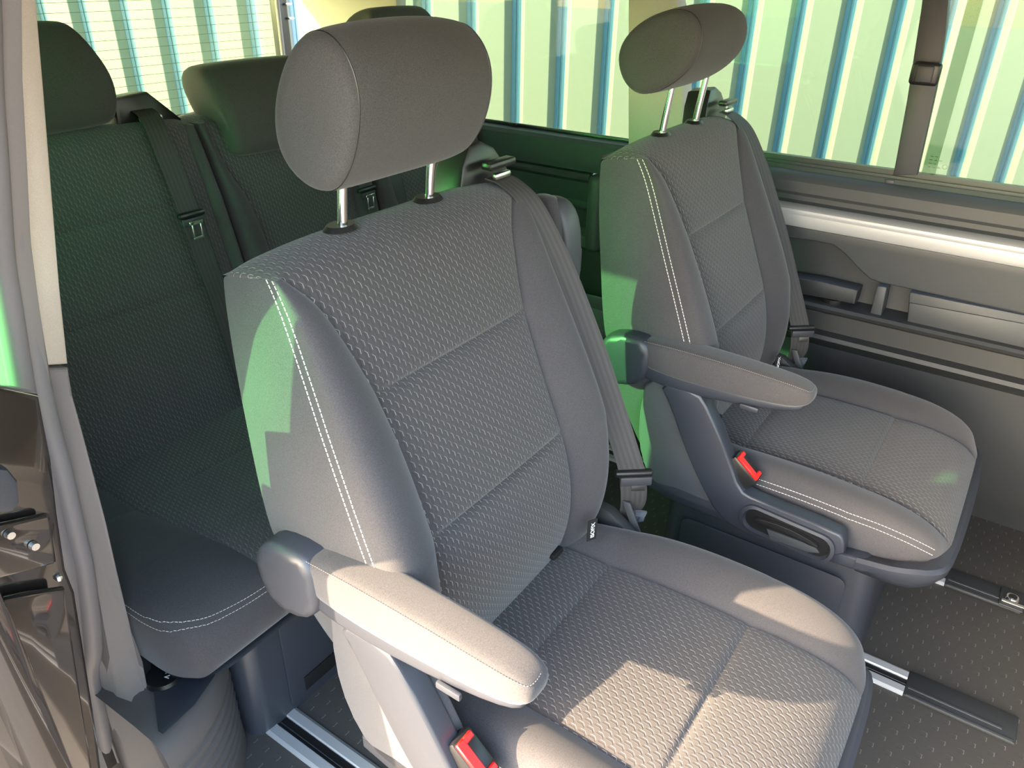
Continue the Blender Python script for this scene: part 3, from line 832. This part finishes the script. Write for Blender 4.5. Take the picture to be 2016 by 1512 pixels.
    slab('side_skirt', [(.490, a, b) for a, b in sk_], (.026, 0, 0), F_CARPET, root, .006, 1, 3)
    # --- pedestal box
    secs = []
    for z, e in ((0.0, 0), (.27, -.012), (.292, -.016), (.30, -.026)):
        o2 = rrect(.44 + 2 * e, .465 + 2 * e, .035, 5); secs.append([(.285 + a, -.285 + b, z) for a, b in o2])
    ped = loft('pedestal', secs, PL_BLUE, root)
    pp = rrect(.35, .21, .02, 4)
    for x, d in ((.0635, -.0025), (.5065, .0025)):
        slab('pedestal_panel', [(x, -.285 + a, .135 + b) for a, b in pp], (d, 0, 0), PL_BLUE, root, .002)
    box('pedestal_foot', (.285, -.05, .02), (.40, .05, .03), PL_DARK, root, .006)
    # swivel plate and release bar
    bm = bmesh.new(); bmesh.ops.create_cone(bm, cap_ends=True, segments=32, radius1=.17, radius2=.17, depth=.03, matrix=Matrix.Translation((.285, -.29, .312))); bm_obj('swivel_plate', bm, PL_BLACK, root)
    tube('release_bar', catmull([(.44, -.50, .27), (.455, -.585, .25), (.455, -.60, .19), (.44, -.575, .135), (.38, -.53, .12), (.30, -.52, .12)], 6), .0065, PL_BLACK, root)
    # --- buckle
    rot = Matrix.Rotation(math.radians(40), 3, 'X')
    bu = box('buckle', (-.004, -.225, .440), (.036, .066, .070), PL_BLACK, root, .006, rot)
    box('buckle_stalk', (.008, -.20, .39), (.018, .022, .07), PL_BLACK, root, .003, rot)
    # red button: bracket shaped face
    rb = bmesh.new()
    top_c = Vector((-.004, -.225, .440)) + rot @ Vector((0, 0, .0352))
    for c_, s_ in (((-.008, 0, 0), (.014, .056, .006)), ((.004, .0235, 0), (.018, .009, .006)), ((.004, -.0235, 0), (.018, .009, .006))):
        rbox(rb, top_c + rot @ Vector(c_), s_, .0015, 1, rot)
    bb = bm_obj('release_button', rb, RED, None); bb.parent = bu
    bb.location = (0, 0, 0)
    # --- headrest
    hp = [(.012, 1.086), (-.012, 1.118), (-.026, 1.160), (-.026, 1.198), (-.010, 1.228), (.016, 1.244), (.046, 1.238), (.074, 1.210), (.096, 1.170), (.103, 1.130), (.092, 1.100), (.062, 1.080), (.035, 1.078)]
    cyh, czh = .040, 1.160
    secs = []
    for x, s, zo in ((.078, .20, 0), (.075, .60, 0), (.080, .90, 0), (.089, 1.0, 0), (.110, 1.035, .001), (.160, 1.06, .003), (.235, 1.07, .004), (.305, 1.055, .003), (.352, 1.01, .001), (.376, .95, 0), (.388, .80, 0), (.393, .5, 0), (.390, .20, 0)):
        secs.append([(x, cyh + (a - cyh) * s, czh + zo + (b - czh) * s) for a, b in hp])
    secs = [[(.088 + (p[0] - .075) * .83, p[1], p[2]) for p in q_] for q_ in secs]
    hr = loft('headrest', secs, F_HEAD, root, sub=2)
    for xs in (.102, .334):
        ln = [Vector((xs, cyh + (a - cyh) * 1.1, czh + (b - czh) * 1.1)) for a, b in hp]
        ln = catmull(ln, 4, True); ln.append(ln[0])
        ln = snap(ln, [hr], .0)
        t_ = tube('headrest_seam', ln, .0008, PL_BLACK, None, 5); t_.parent = hr
    for x in (.160, .323):
        tube('headrest_post', [(x, .078, 1.0), (x, .072, 1.05), (x, .060, 1.135)], .0065, CHROME, root, 20)
        bm = bmesh.new(); bmesh.ops.create_cone(bm, cap_ends=True, segments=28, radius1=.022, radius2=.017, depth=.006)
        bmesh.ops.scale(bm, vec=(1.15, .85, 1), verts=bm.verts)
        bmesh.ops.translate(bm, vec=(x, .078, 1.0185), verts=bm.verts)
        bm_obj('post_collar', bm, PL_BLACK, root)
    # --- armrest (left)
    arm = []
    for y, w, zt, zb in ((.0, .060, .676, .628), (-.03, .062, .680, .618), (-.10, .062, .682, .612), (-.20, .060, .680, .616), (-.28, .058, .676, .622), (-.315, .054, .672, .628), (-.330, .044, .666, .636), (-.336, .026, .658, .646)):
        o2 = rrect(w, zt - zb, min(.014, (zt - zb) * .42, w * .4), 3); arm.append([(-.008 + a, y, (zt + zb) / 2 + b) for a, b in o2])
    loft('armrest_cover', arm, F_PLAIN, root, sub=1)
    arm = []
    for y, w, zt, zb in ((.0, .050, .64, .600), (-.03, .054, .632, .594), (-.10, .055, .628, .590), (-.20, .053, .630, .598), (-.28, .049, .634, .610), (-.315, .043, .638, .620), (-.326, .032, .642, .628)):
        o2 = rrect(w, zt - zb, min(.010, (zt - zb) * .42), 3); arm.append([(-.008 + a, y, (zt + zb) / 2 + b) for a, b in o2])
    loft('armrest_base', arm, PL_BLUE, root, sub=1)
    box('armrest_button', (-.037, -.235, .606), (.006, .034, .010), PL_BLUE, root, .002)
    ln = [(-.008 - w / 2 + .005, y, z) for y, w, z in ((-.02, .062, .6765), (-.10, .062, .6785), (-.20, .060, .6765), (-.28, .058, .6725), (-.312, .050, .668))] + [(-.022, -.328, .664), (-.008, -.331, .663), (.008, -.328, .664)]
    stitches(root, [[Vector(a) + Vector((-.002, 0, .0005)) for a in ln]], r=.00045, dash=.0020, gap=.0016, name='armrest_stitching', mat=THREAD2)
    hg = []
    for x, s in ((-.044, .93), (-.040, 1.0), (.020, 1.0), (.026, .95)):
        base = [(.072, .600), (.080, .635), (.066, .668), (.030, .682), (-.022, .684), (-.036, .665), (-.036, .615), (-.020, .580), (.030, .566), (.060, .575)]
        cc = Vector((.02, .625))
        hg.append([(x, cc.x + (a - cc.x) * s, cc.y + (b - cc.y) * s) for a, b in base])
    loft('armrest_hinge', hg, PL_BLUE, root, sub=1)
    # --- seat belt, guide and tongue (right side)
    gb = empty('x', (0, 0, 0)); bpy.data.objects.remove(gb)
    slab('belt_guide', [(.402, .085, .995), (.418, .090, 1.040), (.440, .095, 1.066), (.470, .095, 1.070), (.500, .092, 1.056), (.528, .085, 1.020), (.532, .085, .995)], (0, .055, -.008), PL_BLACK, root, .006)
    box('guide_bezel', (.474, .066, 1.040), (.066, .022, .012), PL_BLACK, root, .005)
    box('guide_roller', (.476, .062, 1.023), (.040, .010, .010), STEEL, root, .004)
    belt = [(.474, .075, 1.020), (.482, .052, 1.012), (.494, .024, .985), (.508, -.008, .925), (.522, -.040, .85), (.535, -.085, .74), (.543, -.125, .64), (.548, -.155, .565), (.551, -.168, .525), (.552, -.175, .47), (.556, -.165, .43), (.560, -.150, .395)]
    wd = [(.046, 0, 0), (.045, -.006, 0), (.042, -.018, -.004), (.040, -.024, -.006), (.038, -.028, -.005), (.035, -.032, 0), (.032, -.034, 0), (.030, -.035, 0), (.030, -.036, 0), (.032, -.034, 0), (.022, -.030, .01), (.012, -.034, .01)]
    ribbon('seat_belt', belt, wd, .0016, WEB, root)
    t0 = Vector((.551, -.170, .530)); wv = Vector((.030, -.036, 0)).normalized()
    rt_ = Matrix((wv, Vector((0, 0, 1)).cross(wv), Vector((0, 0, 1)))).transposed()
    bt = box('belt_tongue', t0, (.068, .014, .012), PL_BLACK, root, .005, rt_, 3)
    box('tongue_slot_cover', t0 + rt_ @ Vector((.004, -.006, -.014)), (.056, .006, .018), PL_DARK, root, .003, rt_)
    box('tongue_blade', t0 + rt_ @ Vector((.010, -.004, -.026)), (.024, .003, .020), STEEL, root, .001, rt_)
    slab('belt_anchor_cover', [(.512, -.11, .462), (.512, -.150, .458), (.512, -.198, .425), (.512, -.205, .39), (.512, -.07, .39)], (.024, 0, 0), PL_TRIM2, root, .005)
    slab('belt_anchor_cover', [(.536, -.160, .475), (.536, -.175, .475), (.536, -.212, .40), (.536, -.195, .40)], (.004, 0, 0), PL_TRIM, root, .001)
    bm = bmesh.new()
    pa = Vector((.556, -.172, .425)); rg = random.Random(3)
    g_ = [[pa + Vector((.009 * i * .4, -.008 * i, .008 * j)) + Vector((rg.uniform(-.004, .004), rg.uniform(-.003, .003), rg.uniform(-.003, .003))) for i in range(4)] for j in range(4)]
    vv_ = [[bm.verts.new(p) for p in r_] for r_ in g_]
    for j in range(3):
        for i in range(3): bm.faces.new([vv_[j][i], vv_[j][i + 1], vv_[j + 1][i + 1], vv_[j + 1][i]])
    bmesh.ops.solidify(bm, geom=list(bm.faces), thickness=.0006)
    bm_obj('belt_label', bm, PAPER, root, False)
    # --- sewn label
    lb = slab('child_seat_label', [(.418, -.158, .505), (.434, -.166, .505), (.434, -.166, .462), (.418, -.158, .462)], (0, .0012, 0), LBL, root, 0)
    fr = Matrix(((0, 0, 0), (0, 0, 0), (0, 0, 0)))
    ex = Vector((0, 0, 1)); ey = Vector((-.016, .008, 0)).normalized(); ez = ex.cross(ey)
    rx = Matrix((ex, ey, ez)).transposed()
    t_ = text('label_lettering', 'ISOFIX', .0105, WHITE, Vector((.426, -.1630, .4835)), rx, None); t_.parent = lb
    # child seat fastening slots at the back of the cushion
    box('child_seat_slot', (.375, -.125, .452), (.03, .012, .012), PL_BLACK, root, .004)
    box('child_seat_slot', (.150, -.125, .452), (.03, .012, .012), PL_BLACK, root, .004)
    return root

def copy_tree(o, parent=None):
    c = o.copy(); COL.objects.link(c); c.parent = parent
    for ch in list(o.children): copy_tree(ch, c)
    return c

seat1 = make_seat()
seat2 = copy_tree(seat1)
seat2.location = Vector(seat1.location) + Vector((.79, -.056, 0))
for ch in seat2.children:
    if ch.name.split('.')[0] == 'headrest':
        pv = Vector((.235, .040, 1.160)) - Vector(seat1.location)
        pv = Vector((.235, .040, 1.160)); mt = Matrix.Translation(pv + Vector((-.030, .022, .013))) @ Matrix.Rotation(math.radians(35), 4, 'X') @ Matrix.Translation(-pv)
        ch.matrix_basis = Matrix.Translation(ch.location) @ mt
seat2['label'] = 'far dark grey single seat beside the side wall with green light on its flank'
# folded-up inner armrest of the near seat
fa = []
for z, w, y0_, y1_ in ((.76, .040, -.005, .075), (.82, .044, -.012, .078), (.90, .046, -.010, .076), (.94, .044, -.004, .072), (.962, .036, .010, .064), (.970, .02, .022, .052)):
    o2 = rrect(w, y1_ - y0_, .014, 3); fa.append([(.592 + a * 1.15, (y0_ + y1_) / 2 + b, z) for a, b in o2])
loft('folded_armrest', fa, PL_TRIM, seat1, sub=1)
fb = [[(p[0] - .014, p[1] + .012 , p[2] + .004) for p in s_] for s_ in fa]
loft('folded_armrest_cover', fb, F_PLAIN, seat1, sub=1)
box('folded_armrest_button', (.6155, .008, .862), (.008, .026, .044), PL_DARK, seat1, .003)

# ------------------------------------------------------------------ rear bench
bench = empty('rear_bench', (.72, .75, 0), 'dark three-seat rear bench in patterned fabric behind the near seat', 'bench')
def bench_back(x0, x1, first):
    rows = []
    zs = [.34, .40, .50, .60, .665, .675, .68, .685, .695, .76, .83, .845, .85, .855, .87, .93, .975, .99]
    for z in zs:
        y, = interp([(.34, .735), (.40, .752), (.60, .80), (.85, .865), (.96, .90), (.99, .915)], z)
        b, = interp([(.34, .01), (.5, .022), (.8, .020), (.99, .004)], z)
        w, = interp([(.34, .07), (.7, .075), (.80, .070), (.86, .045), (.90, .022), (.99, .02)] if not first else [(.34, .03), (.9, .03), (.97, .03), (.99, .02)], z)
        g = .006 if z in (.68, .85) else 0
        rows.append((y, z, y + .11, z, x0, x1, x0 + w, x1 - w, b, g))
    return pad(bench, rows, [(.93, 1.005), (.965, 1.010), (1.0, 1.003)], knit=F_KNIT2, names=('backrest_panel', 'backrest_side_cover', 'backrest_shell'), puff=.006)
for x0, x1 in ((.0, .545), (.552, .995), (1.0, 1.47)): bench_back(x0, x1, x0 == 0)
def bench_cushion(x0, x1, wl, wr):
    rows = []
    for y, z, g, b in ((.80, .40, 0, .006), (.70, .405, 0, .010), (.606, .405, 0, .012), (.60, .404, .006, .012), (.594, .405, 0, .012), (.50, .41, 0, .013), (.426, .415, 0, .013), (.42, .414, .006, .013), (.414, .415, 0, .013), (.36, .416, 0, .012), (.315, .410, 0, .008), (.285, .397, 0, .005), (.268, .380, 0, .003)):
        e = max(0, (.34 - y)) ** 1.5 * 1.6 if wl > .12 else 0
        rows.append((y, z, y + .005, z - .13 if y > .3 else .285, x0 + e, x1, x0 + wl + (max(0, .62 - y) * .12 if wl > .12 else 0), x1 - wr, b, g))
    a = pad(bench, rows, [(.258, .360), (.252, .335), (.256, .305)], knit=F_KNIT2, cap_knit='centre', names=('cushion_panel', 'cushion_side_cover', 'cushion_base'), puff=.006)
    return a
_, _, bl, _ = bench_cushion(-.08, .545, .148, .06)
btree = trees[bench.name + 'cushion_side_cover']
# stitching along the outer left edge and round the front corner
_, _, _, _ = bench_cushion(.552, .995, .06, .06)
_, _, _, _ = bench_cushion(1.0, 1.47, .06, .08)
c0 = [Vector(p) for p in [(-.079, .46, .392), (-.077, .40, .392), (-.068, .345, .388), (-.050, .305, .383), (-.020, .280, .380), (.02, .268, .378), (.06, .262, .376), (.10, .260, .375), (.135, .259, .374)]]
stitches(bench, [c0, [p + Vector((0, .003, .010)) for p in c0]], tr=btree)
# headrests
def bench_headrest(x0, x1, zb, zt, yb, yt, t, mid=False):
    secs = []
    if not mid:
        prof = [(yb, zb), (yb - .03, zb + .06), (yb - .035, zb + .12), (yt - .01, zt - .01), (yt + .03, zt), (yt + t, zt - .03), (yb + t + .01, zb + .08), (yb + t, zb + .01)]
    else:
        prof = [(yb, zb), (yb - .012, zb + .05), (yb - .02, zb + .12), (yt - .015, zt - .015), (yt + .02, zt), (yt + t, zt - .012), (yb + t + .02, zb + .10), (yb + t - .02, zb + .01)]
    cy_ = sum(p[0] for p in prof) / 8; cz_ = sum(p[1] for p in prof) / 8
    w = x1 - x0
    for u, s in ((.03, .3), (0, .75), (.03, .96), (.12, 1.0), (.5, 1.02), (.88, 1.0), (.97, .96), (1, .75), (.97, .3)):
        tp = lambda b: (max(0, (b - zb - .06)) / (zt - zb)) ** 2 * .09 * (1 if u < .5 else (-1 if u > .5 else 0))
        secs.append([(x0 + w * u + tp(b) if not mid else x0 + w * u + (.0 if b > zt - .05 else (.035 if u < .5 else -.035) * (1 if b < zb + .1 else .5)), cy_ + (a - cy_) * s, cz_ + (b - cz_) * s) for a, b in prof])
    return loft('headrest', secs, F_HEAD, bench, sub=2)
bench_headrest(.120, .388, 1.000, 1.205, .925, .925, .10)
bench_headrest(.560, .880, .905, 1.110, .862, .895, .10, True)
bench_headrest(1.08, 1.40, 1.000, 1.200, .94, .94, .10)
for x in (.20, .32, 1.18, 1.30): tube('headrest_post', [(x, .965, .98), (x, .965, 1.06)], .006, CHROME, bench, 12)
# bench belts
gz = P(275, 225, 'y', .95)
slab('belt_guide', [(.395, .95, 1.00), (.40, .95, 1.055), (.475, .95, 1.060), (.540, .95, 1.000), (.54, .95, .985), (.40, .95, .985)], (0, .06, -.004), PL_BLACK, bench, .006)
box('guide_roller', (.460, .935, 1.012), (.05, .012, .012), STEEL, bench, .004)
def on_back(px, py, off=.020):
    y = .85
    for _ in range(14):
        q = P(px, py, 'y', y)
        yb, = interp([(.34, .735), (.40, .752), (.60, .80), (.85, .865), (.96, .90), (.99, .915), (1.05, .935)], q.z)
        y = yb - off
    return P(px, py, 'y', y)
bp_ = [on_back(a, b, o_) for a, b, o_ in [(280, 216, -.02), (292, 226, .0), (304, 246, .018), (322, 290, .022), (348, 355, .022), (376, 430, .024), (408, 520, .024), (438, 600, .024), (468, 690, .024), (492, 770, .024)]]
ribbon('seat_belt', bp_, [(.046, 0, 0)] * 10, .0016, WEB, bench)
def tongue(c, yoff=0):
    box('belt_tongue', c, (.062, .014, .012), PL_BLACK, bench, .005)
    box('tongue_slot_cover', Vector(c) + Vector((0, -.004, -.013)), (.050, .006, .014), PL_DARK, bench, .002)
    bm = bmesh.new(); c = Vector(c)
    for cc, ss in (((-.008, -.01, -.030), (.004, .003, .036)), ((.012, -.01, -.030), (.004, .003, .036)), ((.002, -.01, -.048), (.024, .003, .005)), ((.002, -.01, -.016), (.032, .003, .008))):
        rbox(bm, c + Vector(cc), ss, .001, 1)
    bm_obj('tongue_blade', bm, STEEL, bench)
tongue(on_back(376, 422, .034))
tongue(P(722, 372, 'y', .82)); q = P(722, 372, 'y', .83)
ribbon('seat_belt', [q + Vector((-.03, .06, .16)), q + Vector((-.012, .02, .05)), q, q + Vector((.004, -.02, -.10)), q + Vector((.004, -.06, -.30))], [(.046, 0, 0)] * 5, .0016, WEB, bench)
q = P(790, 352, 'y', .84)
ribbon('seat_belt', [q + Vector((-.06, .05, .17)), q + Vector((-.03, .02, .05)), q + Vector((-.02, 0, 0)), q + Vector((-.02, -.02, -.10)), q + Vector((-.03, -.06, -.30))], [(.046, 0, 0)] * 5, .0016, WEB, bench)
# bench base
bb_ = rrect(1.36, .46, .035, 5)
loft('bench_base', [[(.725 + a, .54 + b, z) for a, b in bb_] for z in (0, .27)] + [[(.725 + a * .985, .54 + b * .96, .285) for a, b in bb_]], PL_BLUE, bench)
for k, x in enumerate((.125, .62, 1.06)):
    w_ = .44 if k < 2 else .30
    slab('storage_flap', [(x, .3085, .025), (x + w_, .3085, .025), (x + w_, .3085, .245), (x, .3085, .245)], (0, -.004, 0), PL_BLUE, bench, .002)
    slab('flap_grip', [(x + .035, .3042, .035), (x + w_ - .035, .3042, .035), (x + w_ - .035, .3042, .07), (x + .035, .3042, .07)], (0, -.003, 0), PL_BLACK, bench, .001)
